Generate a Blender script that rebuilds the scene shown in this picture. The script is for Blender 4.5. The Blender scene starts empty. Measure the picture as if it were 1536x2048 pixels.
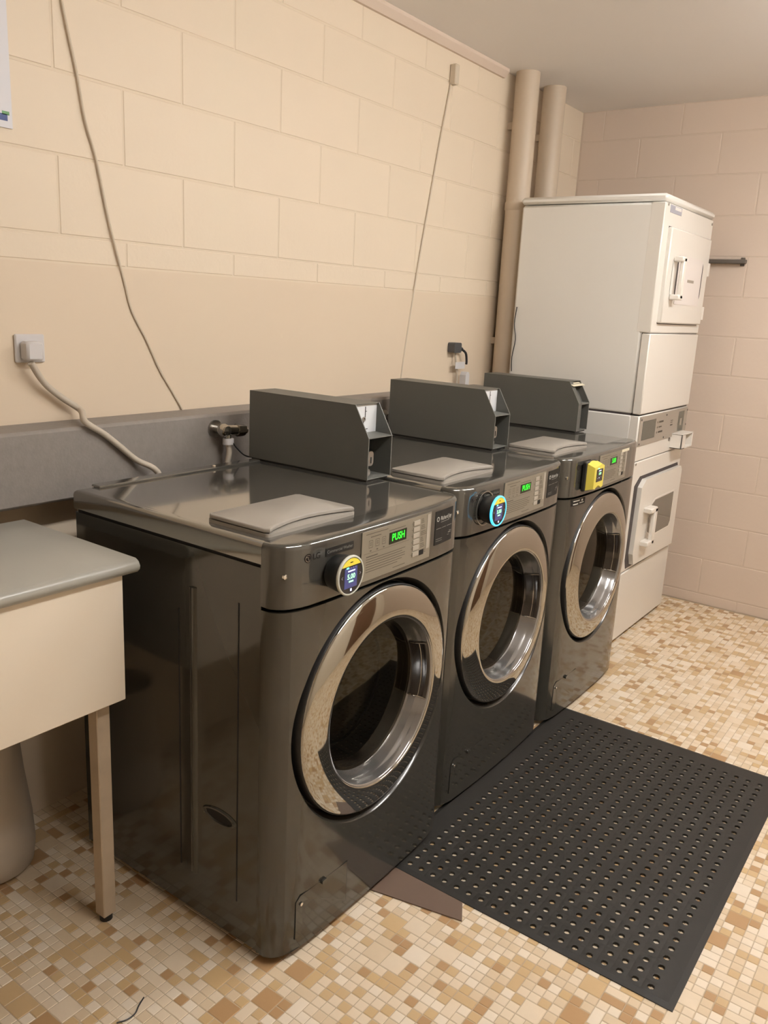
import bpy, math, random
from mathutils import Vector, Matrix
random.seed(7)
PI = math.pi
S = bpy.context.scene
COL = S.collection

# ------------------------------------------------------------------ camera
CAM_POS = Vector((1.1038, -1.1366, 1.4503)); F_PX = 1651.73
yaw, pit, rol = .6201, -.2446, .052
fw = Vector((-math.sin(yaw)*math.cos(pit), math.cos(yaw)*math.cos(pit), math.sin(pit)))
rt = fw.cross(Vector((0, 0, 1))).normalized(); upv = rt.cross(fw)
c_, s_ = math.cos(rol), math.sin(rol)
R_, U_ = rt*c_ + upv*s_, -rt*s_ + upv*c_
cam = bpy.data.cameras.new('camera'); co = bpy.data.objects.new('camera', cam); COL.objects.link(co)
m = Matrix.Identity(4)
for i in range(3):
    m[i][0], m[i][1], m[i][2], m[i][3] = R_[i], U_[i], -fw[i], CAM_POS[i]
co.matrix_world = m
cam.sensor_fit = 'VERTICAL'; cam.sensor_height = 36.0; cam.lens = F_PX/2048*36.0
cam.clip_start = .02
S.camera = co

# ------------------------------------------------------------------ world, exposure
W_ = bpy.data.worlds.new('room_world'); S.world = W_; W_.use_nodes = True
W_.node_tree.nodes['Background'].inputs[0].default_value = (1, .88, .74, 1)
W_.node_tree.nodes['Background'].inputs[1].default_value = .02
S.view_settings.view_transform = 'Standard'; S.view_settings.look = 'None'
S.view_settings.gamma = 1; S.view_settings.use_curve_mapping = False
S.view_settings.exposure = 0.5
S.cycles.use_denoising = True
S.cycles.max_bounces = 10; S.cycles.diffuse_bounces = 5; S.cycles.glossy_bounces = 6
S.cycles.transparent_max_bounces = 10
S.cycles.sample_clamp_indirect = 6
LAMP_E = 92.0                                  # emission of the fluorescent tubes
LAMP_C = (1.0, .975, .945)
LAMPS = [(1.10, .35), (1.10, 2.0)]  # batten centres on the ceiling, tubes along y

# ------------------------------------------------------------------ room constants
XW, YB, HC = -.872, 3.24, 2.48
XR, YF = 2.7, -2.6

# ------------------------------------------------------------------ materials
def lin(c):
    return tuple(((v/255)/12.92 if v/255 <= .04045 else (((v/255)+.055)/1.055)**2.4) for v in c)
MATS = {}
def mat(name, col, rough=.5, metal=0, spec=.5, coat=0, emit=None, estr=0, bump=0, bscale=200, var=0, vscale=5, coat_r=.05):
    if name in MATS: return MATS[name]
    m = bpy.data.materials.new(name); m.use_nodes = True
    nt = m.node_tree; b = nt.nodes['Principled BSDF']
    b.inputs['Base Color'].default_value = (*col, 1)
    b.inputs['Roughness'].default_value = rough; b.inputs['Metallic'].default_value = metal
    b.inputs['Specular IOR Level'].default_value = spec
    b.inputs['Coat Weight'].default_value = coat; b.inputs['Coat Roughness'].default_value = coat_r
    if emit:
        b.inputs['Emission Color'].default_value = (*emit, 1); b.inputs['Emission Strength'].default_value = estr
    tc = None
    if var or bump:
        tc = nt.nodes.new('ShaderNodeTexCoord')
    if var:
        n = nt.nodes.new('ShaderNodeTexNoise'); n.inputs['Scale'].default_value = vscale; n.inputs['Detail'].default_value = 4
        nt.links.new(tc.outputs['Object'], n.inputs['Vector'])
        mx = nt.nodes.new('ShaderNodeMix'); mx.data_type = 'RGBA'
        mx.inputs['A'].default_value = (*[v*(1-var) for v in col], 1); mx.inputs['B'].default_value = (*[min(1, v*(1+var)) for v in col], 1)
        nt.links.new(n.outputs['Fac'], mx.inputs['Factor']); nt.links.new(mx.outputs['Result'], b.inputs['Base Color'])
    if bump:
        n = nt.nodes.new('ShaderNodeTexNoise'); n.inputs['Scale'].default_value = bscale; n.inputs['Detail'].default_value = 2
        nt.links.new(tc.outputs['Object'], n.inputs['Vector'])
        bp = nt.nodes.new('ShaderNodeBump'); bp.inputs['Strength'].default_value = bump; bp.inputs['Distance'].default_value = .002
        nt.links.new(n.outputs['Fac'], bp.inputs['Height']); nt.links.new(bp.outputs['Normal'], b.inputs['Normal'])
    MATS[name] = m
    return m

M_WALL = mat('painted_block', (.74, .635, .50), .55, bump=.25, bscale=60, var=.04, vscale=2)
M_JOINT = mat('painted_joint', (.705, .605, .477), .7)
M_DADO = mat('painted_dado', (.69, .575, .44), .5, var=.03, vscale=1.5)
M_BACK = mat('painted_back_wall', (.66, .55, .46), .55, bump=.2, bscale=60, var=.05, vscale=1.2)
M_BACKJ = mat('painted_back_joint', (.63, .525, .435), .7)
M_SIDEW = mat('painted_plain_wall', (.74, .67, .57), .6, var=.03)
M_CEIL = mat('ceiling_paint', (.82, .80, .79), .7, var=.03, vscale=1)
M_TRIM = mat('cornice_paint', (.66, .55, .46), .5)
M_CONC = mat('grey_ledge_paint', (.235, .21, .19), .6, bump=.3, bscale=150, var=.12, vscale=60)
M_GROUT = mat('floor_grout', (.46, .37, .26), .8, var=.15, vscale=30)
TILE_COLS = [(.73, .61, .46), (.66, .53, .37), (.56, .395, .215), (.43, .265, .13), (.78, .68, .55), (.57, .40, .21)]
TILE_W = [.36, .19, .13, .09, .16, .07]
M_TILES = [mat('mosaic_glaze_%s' % n, c, .32, bump=.1, bscale=90, var=.08, vscale=25) for n, c in
           zip(['cream', 'beige', 'tan', 'brown', 'white', 'caramel'], TILE_COLS)]
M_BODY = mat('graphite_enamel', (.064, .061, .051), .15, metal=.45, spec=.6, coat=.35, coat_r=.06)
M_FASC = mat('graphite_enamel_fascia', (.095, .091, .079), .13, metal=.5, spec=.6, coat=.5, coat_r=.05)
M_BODYTOP = mat('graphite_enamel_lid', (.26, .25, .225), .11, metal=.75, spec=.6, coat=.5, coat_r=.05)  # same enamel as the body, lightened for the wall's reflection on top
M_DARK = mat('black_rubber', (.012, .011, .010), .5)
M_GAP = mat('seam_shadow_gap', (.010, .009, .008), .8)
M_CHROME = mat('polished_chrome', (.44, .425, .385), .05, metal=1)
M_BEZEL = mat('silver_bezel', (.34, .335, .33), .12, metal=.8)
M_RECESS = mat('recess_gloss', (.030, .027, .022), .2, coat=.2)  # panel finish darkened: the recess's dark reflections are put into the colour
M_BOWL = mat('smoked_bowl', (.028, .024, .016), .12, spec=.5)
M_DRUM = mat('dark_drum_steel', (.10, .09, .075), .35, metal=1)
M_STEEL = mat('brushed_steel', (.42, .40, .37), .28, metal=1)
M_POCKET = mat('brown_black_plastic', (.018, .012, .008), .2, coat=.4)
M_PLATE = mat('champagne_panel', (.27, .245, .195), .38, metal=.35)
M_PRINT = mat('brown_print', (.075, .062, .046), .6)
M_BTN = mat('beige_button', (.37, .335, .28), .35)
M_LEDBG = mat('black_display', (.006, .012, .006), .12)
M_LED = mat('green_led_digits', (0, .2, 0), .5, emit=(.03, 1, .03), estr=1.4)
M_LABEL = mat('charcoal_label', (.018, .017, .015), .6, spec=.2)
M_LABELT = mat('white_label_print', (.60, .60, .56), .5)
M_LABELD = mat('grey_label_print', (.20, .195, .18), .5)
M_LOGO = mat('dark_logo_print', (.016, .011, .010), .75, spec=.15)
M_LID = mat('pale_grey_plastic', (.31, .285, .25), .35, spec=.4)
M_SCREW = mat('bright_screw', (.8, .78, .74), .18, metal=1)
M_COIN = mat('textured_grey_powder_coat', (.088, .088, .078), .45, bump=.25, bscale=500)
M_COINE = mat('grey_cut_edge', (.15, .15, .135), .45)
M_COINI = mat('inner_dark_grey', (.035, .037, .033), .5)
M_WHITEP = mat('white_enamel_plate', (.66, .68, .70), .3)
M_DRYER = mat('white_enamel', (.775, .76, .72), .28, spec=.4, coat=.2)
M_DRYERF = mat('white_enamel_front', (.745, .715, .66), .3, spec=.4, coat=.2)
M_DPANEL = mat('taupe_control_panel', (.34, .30, .25), .4)
M_DSCR = mat('grey_green_display', (.10, .10, .08), .25)
M_DHAND = mat('white_plastic', (.78, .74, .68), .3)
M_DGAP = mat('dark_door_gap', (.06, .05, .05), .7)
M_DWIN = mat('grey_door_window', (.14, .13, .105), .1, coat=.3)
M_PAPER = mat('white_paper', (.74, .69, .66), .7)
M_TAPE = mat('cream_tape', (.72, .66, .50), .5)
M_MAT = mat('black_rubber_mat', (.022, .0205, .018), .5, spec=.3, bump=.15, bscale=300, var=.1, vscale=8)
M_BTOP = mat('grey_laminate', (.34, .33, .29), .28, bump=.04, bscale=80, var=.04, vscale=3)
M_CREAM = mat('cream_painted_board', (.80, .71, .585), .5, var=.03, vscale=2)
M_LEGM = mat('worn_cream_leg', (.47, .38, .28), .6, var=.25, vscale=14)
M_PIPE = mat('painted_pipe', (.54, .445, .34), .45)
M_WHITE = mat('white_pvc', (.62, .60, .60), .35)
M_CORD = mat('painted_cable', (.60, .52, .41), .6)
M_CORDW = mat('pale_grey_hose', (.50, .44, .36), .5)
M_BLACKC = mat('black_cord', (.02, .02, .022), .4)
M_PLUG = mat('dark_grey_plug', (.06, .06, .062), .4)
M_READER = mat('black_reader_body', (.012, .013, .013), .35)
M_READG = mat('reader_glass', (.008, .008, .012), .08)
M_READS = mat('reader_screen', (.02, .022, .07), .15, emit=(.08, .09, .30), estr=.35)
M_RINGW = mat('white_reader_rim', (.55, .56, .50), .3)
M_RINGB = mat('blue_lit_rim', (.1, .5, .7), .3, emit=(.05, .55, 1.0), estr=1.3)
M_YEL = mat('yellow_print', (.72, .60, .06), .4, emit=(.8, .66, .06), estr=.12)  # printed yellow with a faint glow added to the colour
M_YELP = mat('yellow_plastic', (.72, .62, .10), .4)
M_SG = mat('screen_green', (.3, .9, .4), .5, emit=(.35, 1, .45), estr=1.0)
M_SW = mat('screen_white', (.8, .8, 1), .5, emit=(.62, .68, 1), estr=.95)
M_SC = mat('screen_teal', (.2, .9, .7), .5, emit=(.15, 1, .75), estr=.95)
M_SMALL = mat('screen_grey', (.35, .35, .4), .5)
M_TUBE = mat('fluorescent_tube', (1, 1, 1), .5, emit=LAMP_C, estr=LAMP_E)
M_WOODD = mat('brown_door', (.16, .09, .05), .35, var=.2, vscale=4)
M_BROWN = mat('brown_vinyl', (.135, .09, .066), .5, var=.1, vscale=10)
M_BLUE = mat('blue_print', (.04, .07, .22), .5)
M_GREENP = mat('green_print', (.12, .3, .12), .5)
M_BRK = mat('dark_bracket', (.11, .095, .08), .5)
M_POSTER = mat('white_notice_sheet', (.68, .68, .72), .5)

def glass_mat():
    m = bpy.data.materials.new('door_glass'); m.use_nodes = True; nt = m.node_tree
    for n in list(nt.nodes):
        if n.type != 'OUTPUT_MATERIAL': nt.nodes.remove(n)
    out = nt.nodes['Material Output']
    tr = nt.nodes.new('ShaderNodeBsdfTransparent'); tr.inputs[0].default_value = (.50, .46, .38, 1)
    gl = nt.nodes.new('ShaderNodeBsdfGlossy'); gl.inputs['Roughness'].default_value = .03; gl.inputs['Color'].default_value = (.62, .60, .54, 1)
    fr = nt.nodes.new('ShaderNodeFresnel'); fr.inputs[0].default_value = 1.5
    mx = nt.nodes.new('ShaderNodeMixShader')
    nt.links.new(fr.outputs[0], mx.inputs[0]); nt.links.new(tr.outputs[0], mx.inputs[1]); nt.links.new(gl.outputs[0], mx.inputs[2])
    nt.links.new(mx.outputs[0], out.inputs[0])
    return m
M_GLASS = glass_mat()

# ------------------------------------------------------------------ mesh helpers
class MB:
    def __init__(s): s.v = []; s.f = []; s.mi = []; s.k = 0
    def add(s, vs, fs, T=None):
        n = len(s.v)
        s.v += [tuple(T @ Vector(v)) if T else tuple(v) for v in vs]
        for f in fs: s.f.append(tuple(i+n for i in f)); s.mi.append(s.k)
        return s
    def box(s, x0, x1, y0, y1, z0, z1, b=0, T=None):
        if b <= 0:
            vs = [(x, y, z) for x in (x0, x1) for y in (y0, y1) for z in (z0, z1)]
            fs = [(0, 1, 3, 2), (4, 6, 7, 5), (0, 4, 5, 1), (2, 3, 7, 6), (0, 2, 6, 4), (1, 5, 7, 3)]
            return s.add(vs, fs, T)
        b = min(b, (x1-x0)*.499, (y1-y0)*.499, (z1-z0)*.499)
        # bevelled box: 24 verts
        c = ((x0+x1)/2, (y0+y1)/2, (z0+z1)/2); h = ((x1-x0)/2, (y1-y0)/2, (z1-z0)/2)
        vs = []; idx = {}
        for sx in (-1, 1):
            for sy in (-1, 1):
                for sz in (-1, 1):
                    sg = (sx, sy, sz)
                    for a in range(3):
                        p = [c[i]+sg[i]*(h[i]-(0 if i == a else b)) for i in range(3)]
                        idx[(sx, sy, sz, a)] = len(vs); vs.append(p)
        fs = []
        def q(l): fs.append(l)
        for a in range(3):
            o = [i for i in range(3) if i != a]
            for sa in (-1, 1):
                l = []
                for (u, w) in ((-1, -1), (1, -1), (1, 1), (-1, 1)):
                    sg = [0]*3; sg[a] = sa; sg[o[0]] = u; sg[o[1]] = w
                    l.append(idx[(*sg, a)])
                if (sa > 0) == (a == 1): l.reverse()
                q(l)
        for a in range(3):      # edges along axis a
            o = [i for i in range(3) if i != a]
            for u in (-1, 1):
                for w in (-1, 1):
                    def g(t, k):
                        sg = [0]*3; sg[a] = t; sg[o[0]] = u; sg[o[1]] = w
                        return idx[(*sg, k)]
                    l = [g(-1, o[0]), g(1, o[0]), g(1, o[1]), g(-1, o[1])]
                    if (u*w > 0) == (a != 1): l.reverse()
                    q(l)
        for sx in (-1, 1):
            for sy in (-1, 1):
                for sz in (-1, 1):
                    l = [idx[(sx, sy, sz, k)] for k in range(3)]
                    if sx*sy*sz < 0: l.reverse()
                    q(l)
        return s.add(vs, fs, T)
    def cyl(s, p0, p1, r, n=16, r1=None, caps=True):
        r1 = r if r1 is None else r1
        p0, p1 = Vector(p0), Vector(p1); d = (p1-p0).normalized()
        a = d.orthogonal().normalized(); b = d.cross(a)
        vs = []
        for p, rr in ((p0, r), (p1, r1)):
            for i in range(n):
                t = 2*PI*i/n; vs.append(p+(a*math.cos(t)+b*math.sin(t))*rr)
        fs = [(i, (i+1) % n, n+(i+1) % n, n+i) for i in range(n)]
        if caps: fs += [tuple(reversed(range(n))), tuple(range(n, 2*n))]
        return s.add(vs, fs)
    def tube(s, pts, r, n=8, sub=4):
        pts = [Vector(p) for p in pts]; P = []
        for i in range(len(pts)-1):
            p0 = pts[max(i-1, 0)]; p1 = pts[i]; p2 = pts[i+1]; p3 = pts[min(i+2, len(pts)-1)]
            for k in range(sub):
                t = k/sub
                P.append(.5*((2*p1)+(p2-p0)*t+(2*p0-5*p1+4*p2-p3)*t*t+(3*p1-p0-3*p2+p3)*t**3))
        P.append(pts[-1]); vs = []; ref = None
        for i, p in enumerate(P):
            d = (P[min(i+1, len(P)-1)]-P[max(i-1, 0)]).normalized()
            if ref is None: ref = d.orthogonal().normalized()
            ref = (ref-d*ref.dot(d)).normalized(); b = d.cross(ref)
            for k in range(n):
                t = 2*PI*k/n; vs.append(p+(ref*math.cos(t)+b*math.sin(t))*r)
        fs = []
        for i in range(len(P)-1):
            for k in range(n): fs.append((i*n+k, i*n+(k+1) % n, (i+1)*n+(k+1) % n, (i+1)*n+k))
        fs += [tuple(reversed(range(n))), tuple(range((len(P)-1)*n, len(P)*n))]
        return s.add(vs, fs)
    def lathe_x(s, prof, cy, cz, n=96, a0=0, a1=2*PI, cx=0):   # profile of (r, x) about an axis along x
        full = abs(a1-a0-2*PI) < 1e-6; m = n if full else n+1; vs = []; fs = []
        for r, x in prof:
            for i in range(m):
                t = a0+(a1-a0)*i/n; vs.append((cx+x, cy+r*math.cos(t), cz+r*math.sin(t)))
        for j in range(len(prof)-1):
            for i in range(n):
                i2 = (i+1) % m
                fs.append((j*m+i, (j+1)*m+i, (j+1)*m+i2, j*m+i2))
        return s.add(vs, fs)
    def lathe_z(s, prof, cx, cy, n=24):
        vs = []; fs = []
        for r, z in prof:
            for i in range(n):
                t = 2*PI*i/n; vs.append((cx+r*math.cos(t), cy+r*math.sin(t), z))
        for j in range(len(prof)-1):
            for i in range(n): fs.append((j*n+i, j*n+(i+1) % n, (j+1)*n+(i+1) % n, (j+1)*n+i))
        return s.add(vs, fs)
    def prism(s, poly, axis, lo, hi):       # poly of 2-D points in the other two axes (cyclic order)
        n = len(poly)
        def P(a, b, c):
            return {0: (c, a, b), 1: (a, c, b), 2: (a, b, c)}[axis]
        vs = [P(a, b, lo) for a, b in poly]+[P(a, b, hi) for a, b in poly]
        fs = [(i, (i+1) % n, n+(i+1) % n, n+i) for i in range(n)]+[tuple(reversed(range(n))), tuple(range(n, 2*n))]
        return s.add(vs, fs)
    def build(s, name, mats, parent=None, smooth=None, fix=True):
        me = bpy.data.meshes.new(name); me.from_pydata(s.v, [], s.f); me.validate()
        if not isinstance(mats, (list, tuple)): mats = [mats]
        for m_ in mats: me.materials.append(m_)
        if len(mats) > 1 and len(s.mi) == len(me.polygons): me.polygons.foreach_set('material_index', s.mi)
        if fix:
            import bmesh
            bm = bmesh.new(); bm.from_mesh(me); bmesh.ops.recalc_face_normals(bm, faces=bm.faces); bm.to_mesh(me); bm.free()
        if smooth is not None:
            me.polygons.foreach_set('use_smooth', [True]*len(me.polygons)); me.set_sharp_from_angle(angle=math.radians(smooth))
        me.update()
        o = bpy.data.objects.new(name, me); COL.objects.link(o)
        if parent: o.parent = parent
        return o
def rrect(x0, x1, y0, y1, r, n=4):
    pts = []
    for cx, cy, a in ((x1-r, y1-r, 0), (x0+r, y1-r, PI/2), (x0+r, y0+r, PI), (x1-r, y0+r, 1.5*PI)):
        for i in range(n+1):
            t = a+PI/2*i/n; pts.append((cx+r*math.cos(t), cy+r*math.sin(t)))
    return pts
def tag(o, label=None, cat=None, group=None, kind=None):
    if label: o['label'] = label
    if cat: o['category'] = cat
    if group: o['group'] = group
    if kind: o['kind'] = kind
    return o
def empty(name, loc, label, cat, group=None, rz=0):
    o = bpy.data.objects.new(name, None); COL.objects.link(o); o.empty_display_size = .1
    o.location = loc; o.rotation_euler = (0, 0, rz)
    return tag(o, label, cat, group)
def copy_tree(o, parent=None):
    c = o.copy(); COL.objects.link(c)
    if parent: c.parent = parent
    for ch in [x for x in o.children]: copy_tree(ch, c)
    return c
def struct(o): o['kind'] = 'structure'; return o

def text_geo(txt, size, font_bold=0.0):
    cu = bpy.data.curves.new('t', 'FONT'); cu.body = txt; cu.size = size; cu.align_x = 'CENTER'; cu.align_y = 'CENTER'
    cu.resolution_u = 3; cu.offset = font_bold
    o = bpy.data.objects.new('t', cu); COL.objects.link(o)
    dg = bpy.context.evaluated_depsgraph_get(); dg.update()
    me = o.evaluated_get(dg).to_mesh()
    vs = [(v.co.x, v.co.y) for v in me.vertices]; fs = [tuple(p.vertices) for p in me.polygons]
    o.evaluated_get(dg).to_mesh_clear()
    bpy.data.objects.remove(o); bpy.data.curves.remove(cu)
    return vs, fs
_tc = {}
def text_cached(t, s, b):
    k = (t, s, b)
    if k not in _tc: _tc[k] = text_geo(t, s, b)
    return _tc[k]

# =================================================================== SETTING
# floor: grout slab with mosaic tiles
fl = MB().box(XW-.2, XR+.2, YF-.2, YB+.2, -.06, -.0012).build('floor', M_GROUT); struct(fl)
PITCH = .0255; G = .0014
def tile_shape(w, h):
    a, b = w*PITCH-G, h*PITCH-G; e = .0012
    return ([(0, 0, -.003), (a, 0, -.003), (a, b, -.003), (0, b, -.003),
             (0, 0, -e), (a, 0, -e), (a, b, -e), (0, b, -e),
             (e, e, 0), (a-e, e, 0), (a-e, b-e, 0), (e, b-e, 0)],
            [(0, 1, 5, 4), (1, 2, 6, 5), (2, 3, 7, 6), (3, 0, 4, 7), (4, 5, 9, 8), (5, 6, 10, 9), (6, 7, 11, 10), (7, 4, 8, 11), (8, 9, 10, 11)])
X0, Y0 = XW+.001, -2.0
NX = int((XR-X0)/PITCH); NY = int((YB-Y0)/PITCH)
occ = bytearray(NX*NY); tiles = []
for j in range(NY):
    for i in range(NX):
        if occ[j*NX+i]: continue
        w = h = 1; t = random.random()
        if t < .05: w, h = 2, 2
        elif t < .09: w, h = 2, 1
        elif t < .13: w, h = 1, 2
        if i+w > NX or j+h > NY or any(occ[(j+b)*NX+i+a] for a in range(w) for b in range(h)): w = h = 1
        for a in range(w):
            for b in range(h): occ[(j+b)*NX+i+a] = 1
        tiles.append((i, j, w, h, random.choices(range(6), TILE_W)[0]))
def seen_size(t):
    i, j, w, h, c = t
    p = Vector((X0+(i+w/2)*PITCH, Y0+(j+h/2)*PITCH, 0)); d = p-CAM_POS; z = d.dot(fw)
    if z < .1: return 0
    u = 768+F_PX*d.dot(R_)/z; v = 1024-F_PX*d.dot(U_)/z
    if not (4 < u < 1532 and 4 < v < 2044): return 0
    if -.04 < p.x < .82 and .43 < p.y < 1.64: return 0            # under the mat
    if p.x < .08 and p.y > -.03: return 0                          # under the machines
    return w*h*F_PX**2/z**2*abs(d.normalized().z)
order = sorted(tiles, key=seen_size, reverse=True)
single = set(order[:300]); cache = {}
mb = MB()
for t in tiles:
    i, j, w, h, c = t
    if t in single:
        if (w, h, c) not in cache:
            b_ = MB().add(*tile_shape(w, h)); o = b_.build('tile', M_TILES[c], fl, fix=False); cache[(w, h, c)] = o.data
        else:
            o = bpy.data.objects.new('tile', cache[(w, h, c)]); COL.objects.link(o); o.parent = fl
        o.location = (X0+i*PITCH, Y0+j*PITCH, random.uniform(-.0003, 0))
    else:
        vs, fs = tile_shape(w, h)
        mb.k = c; vs = vs[4:]; fs = [tuple(k-4 for k in f) for f in fs[4:]]
        dz = random.uniform(-.0003, 0)
        mb.add([(x+X0+i*PITCH, y+Y0+j*PITCH, z+dz) for x, y, z in vs], fs)
o = mb.build('tile_field', M_TILES, fl, fix=False); o['kind'] = 'stuff'

# walls of painted blocks
def block_wall(o, plane, u0, u1, z_lo, joints, wmat, face, parity0, length=.40, skip=None):
    """blocks as children; plane 'x' (left wall, u = y) or 'y' (back wall, u = x)"""
    meshes = {}
    g = .0028
    for k in range(len(joints)-1):
        za, zb = joints[k], joints[k+1]
        u = parity0+(length/2 if k % 2 else 0)
        us = []
        while u > u0: u -= length
        while u < u1:
            a, b = max(u, u0), min(u+length, u1); u += length
            if b-a < .03: continue
            us.append((a, b))
        for a, b in us:
            key = (round(b-a, 3), round(zb-za, 3))
            L, H = b-a-2*g, zb-za-2*g; e = .0018; d = .009
            if key not in meshes:
                if plane == 'x': vs = [(0, 0, 0), (0, L, 0), (0, L, H), (0, 0, H), (d-e, 0, 0), (d-e, L, 0), (d-e, L, H), (d-e, 0, H), (d, e, e), (d, L-e, e), (d, L-e, H-e), (d, e, H-e)]
                else: vs = [(0, 0, 0), (L, 0, 0), (L, 0, H), (0, 0, H), (0, e-d, 0), (L, e-d, 0), (L, e-d, H), (0, e-d, H), (e, -d, e), (L-e, -d, e), (L-e, -d, H-e), (e, -d, H-e)]
                fs = [(0, 1, 5, 4), (1, 2, 6, 5), (2, 3, 7, 6), (3, 0, 4, 7), (4, 5, 9, 8), (5, 6, 10, 9), (6, 7, 11, 10), (7, 4, 8, 11), (8, 9, 10, 11)]
                if plane == 'y': fs = fs
                ob = MB().add(vs, fs).build('block', wmat, o, fix=True); meshes[key] = ob.data
            else:
                ob = bpy.data.objects.new('block', meshes[key]); COL.objects.link(ob); ob.parent = o
            ob.location = (face, a+g, za+g) if plane == 'x' else (a+g, face, za+g)
courses = [1.515, 1.583, 1.775, 1.967, 2.157, 2.337, HC]
wl = MB().box(XW-.15, XW-.0018, YF, YB+.2, 0, HC).build('wall_left', M_JOINT); struct(wl)
block_wall(wl, 'x', -1.6, YB-.002, 0, courses, M_WALL, XW-.009, .352)
dd = MB().box(XW-.008, XW+.003, -1.6, YB-.002, 0, 1.512).build('dado_panel', M_DADO, wl)
wb = MB().box(XW-.15, XR+.15, YB+.0018, YB+.15, 0, HC).build('wall_back', M_BACKJ); struct(wb)
bj = [0, .055]+[.055+.19*i for i in range(1, 13)]+[HC]
block_wall(wb, 'y', XW+.004, XR-.002, 0, bj, M_BACK, YB+.0095, -.55)
wr = MB().box(XR, XR+.12, YF, YB+.15, 0, HC).build('wall_right', M_SIDEW); struct(wr)
wf = MB().box(XW-.15, XR+.12, YF-.12, YF, 0, HC).build('wall_front', M_SIDEW); struct(wf)
ce = MB().box(XW-.15, XR+.12, YF-.12, YB+.15, HC, HC+.1).build('ceiling', M_CEIL); struct(ce)
tr = MB().prism([(XW, HC), (XW, HC-.035), (XW+.012, HC-.035), (XW+.03, HC-.012), (XW+.03, HC)], 1, -1.6, 2.36).build('trim_1', M_TRIM, smooth=None); struct(tr)
# brown door seen only in reflections
d1 = MB().box(XR-.03, XR+.001, 1.9, 2.78, .0, 2.04, .004).build('door_1', M_WOODD); struct(d1)
MB().cyl((XR-.03, 2.0, 1.0), (XR-.08, 2.0, 1.0), .012).cyl((XR-.08, 1.99, 1.0), (XR-.08, 2.1, 1.0), .01).build('door_handle', M_STEEL, d1, 40)
# concrete ledge on the left wall
LX = -.745
lg = MB().box(XW+.001, LX, -1.6, 2.30, .925, 1.112, .008).build('trim_2', M_CONC, smooth=40); struct(lg)

# ceiling lights
for k, (lx, ly) in enumerate(LAMPS):
    e = empty('ceiling_light', (lx, ly, HC), ['twin-tube fluorescent batten on the ceiling before the nearest washer', 'twin-tube fluorescent batten on the ceiling before the farthest washer'][k], 'ceiling light')
    MB().box(-.022, .022, -.62, .62, -.10, 0, .006).build('housing', M_DHAND, e)
    for sx in (-.045, .045):
        MB().cyl((sx, -.585, -.085), (sx, .585, -.085), .013, 12).build('tube', M_TUBE, e, 40)
    for sy in (-1, 1):
        MB().box(-.06, .06, sy*.60-.014, sy*.60+.014, -.105, -.06, .004).build('end_cap', M_DHAND, e)

# =================================================================== WASHERS
WW, WH, WD = .686, .984, .625
GT = [(0, 0), (.001, .024), (.008, .037), (.018, .047), (.032, .055), (.05, .061), (.07, .065), (.12, .068), (.2, .0705), (.335, .072), (.47, .0705), (.56, .068), (.61, .064), (.636, .060), (.656, .053), (.672, .042), (.681, .030), (.6855, .016), (.686, 0)]
def g(y):
    y = min(max(y, 0), WW)
    for a, b in zip(GT, GT[1:]):
        if y <= b[0]: return a[1]+(b[1]-a[1])*(y-a[0])/(b[0]-a[0])
    return 0
DC_Y, DC_Z = .335, .543
def on_front(poly_groups, off, name, mats, parent, thick=0):
    """poly_groups: list of (verts2d(y,z), faces) wrapped onto the bowed front, raised by off"""
    b = MB()
    for gi, grp in enumerate(poly_groups):
        vs, fs = grp[0], grp[1]; b.k = grp[2] if len(grp) > 2 else 0
        b.add([(g(y)+off, y, z) for y, z in vs], fs)
    return b.build(name, mats, parent, fix=False)
def rect2(y0, y1, z0, z1, n=1):
    vs = []; 
    for i in range(n+1):
        y = y0+(y1-y0)*i/n; vs += [(y, z0), (y, z1)]
    return vs, [(2*i, 2*i+2, 2*i+3, 2*i+1) for i in range(n)]
def txt2(t, cy, cz, size, bold=0, sx=1.0):
    vs, fs = text_cached(t, size, bold)
    return [(cy+x*sx, cz+z) for x, z in vs], fs
def disc2(cy, cz, r, n=24, r2=None):
    if r2 is None: return [(cy+r*math.cos(2*PI*i/n), cz+r*math.sin(2*PI*i/n)) for i in range(n)], [tuple(range(n))]
    vs = [(cy+q*math.cos(2*PI*i/n), cz+q*math.sin(2*PI*i/n)) for q in (r, r2) for i in range(n)]
    return vs, [(i, (i+1) % n, n+(i+1) % n, n+i) for i in range(n)]
def slab_on_front(y0, y1, z0, z1, off, thick, name, m, parent, n=8):
    b = MB(); vs = []
    for i in range(n+1):
        y = y0+(y1-y0)*i/n; x = g(y)
        vs += [(x+off-thick, y, z0), (x+off, y, z0), (x+off, y, z1), (x+off-thick, y, z1)]
    fs = []
    for i in range(n):
        a = 4*i
        for k in range(4): fs.append((a+k, a+(k+1) % 4, a+4+(k+1) % 4, a+4+k))
    fs += [(0, 1, 2, 3), (4*n+3, 4*n+2, 4*n+1, 4*n)]
    return b.add(vs, fs).build(name, m, parent)

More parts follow.
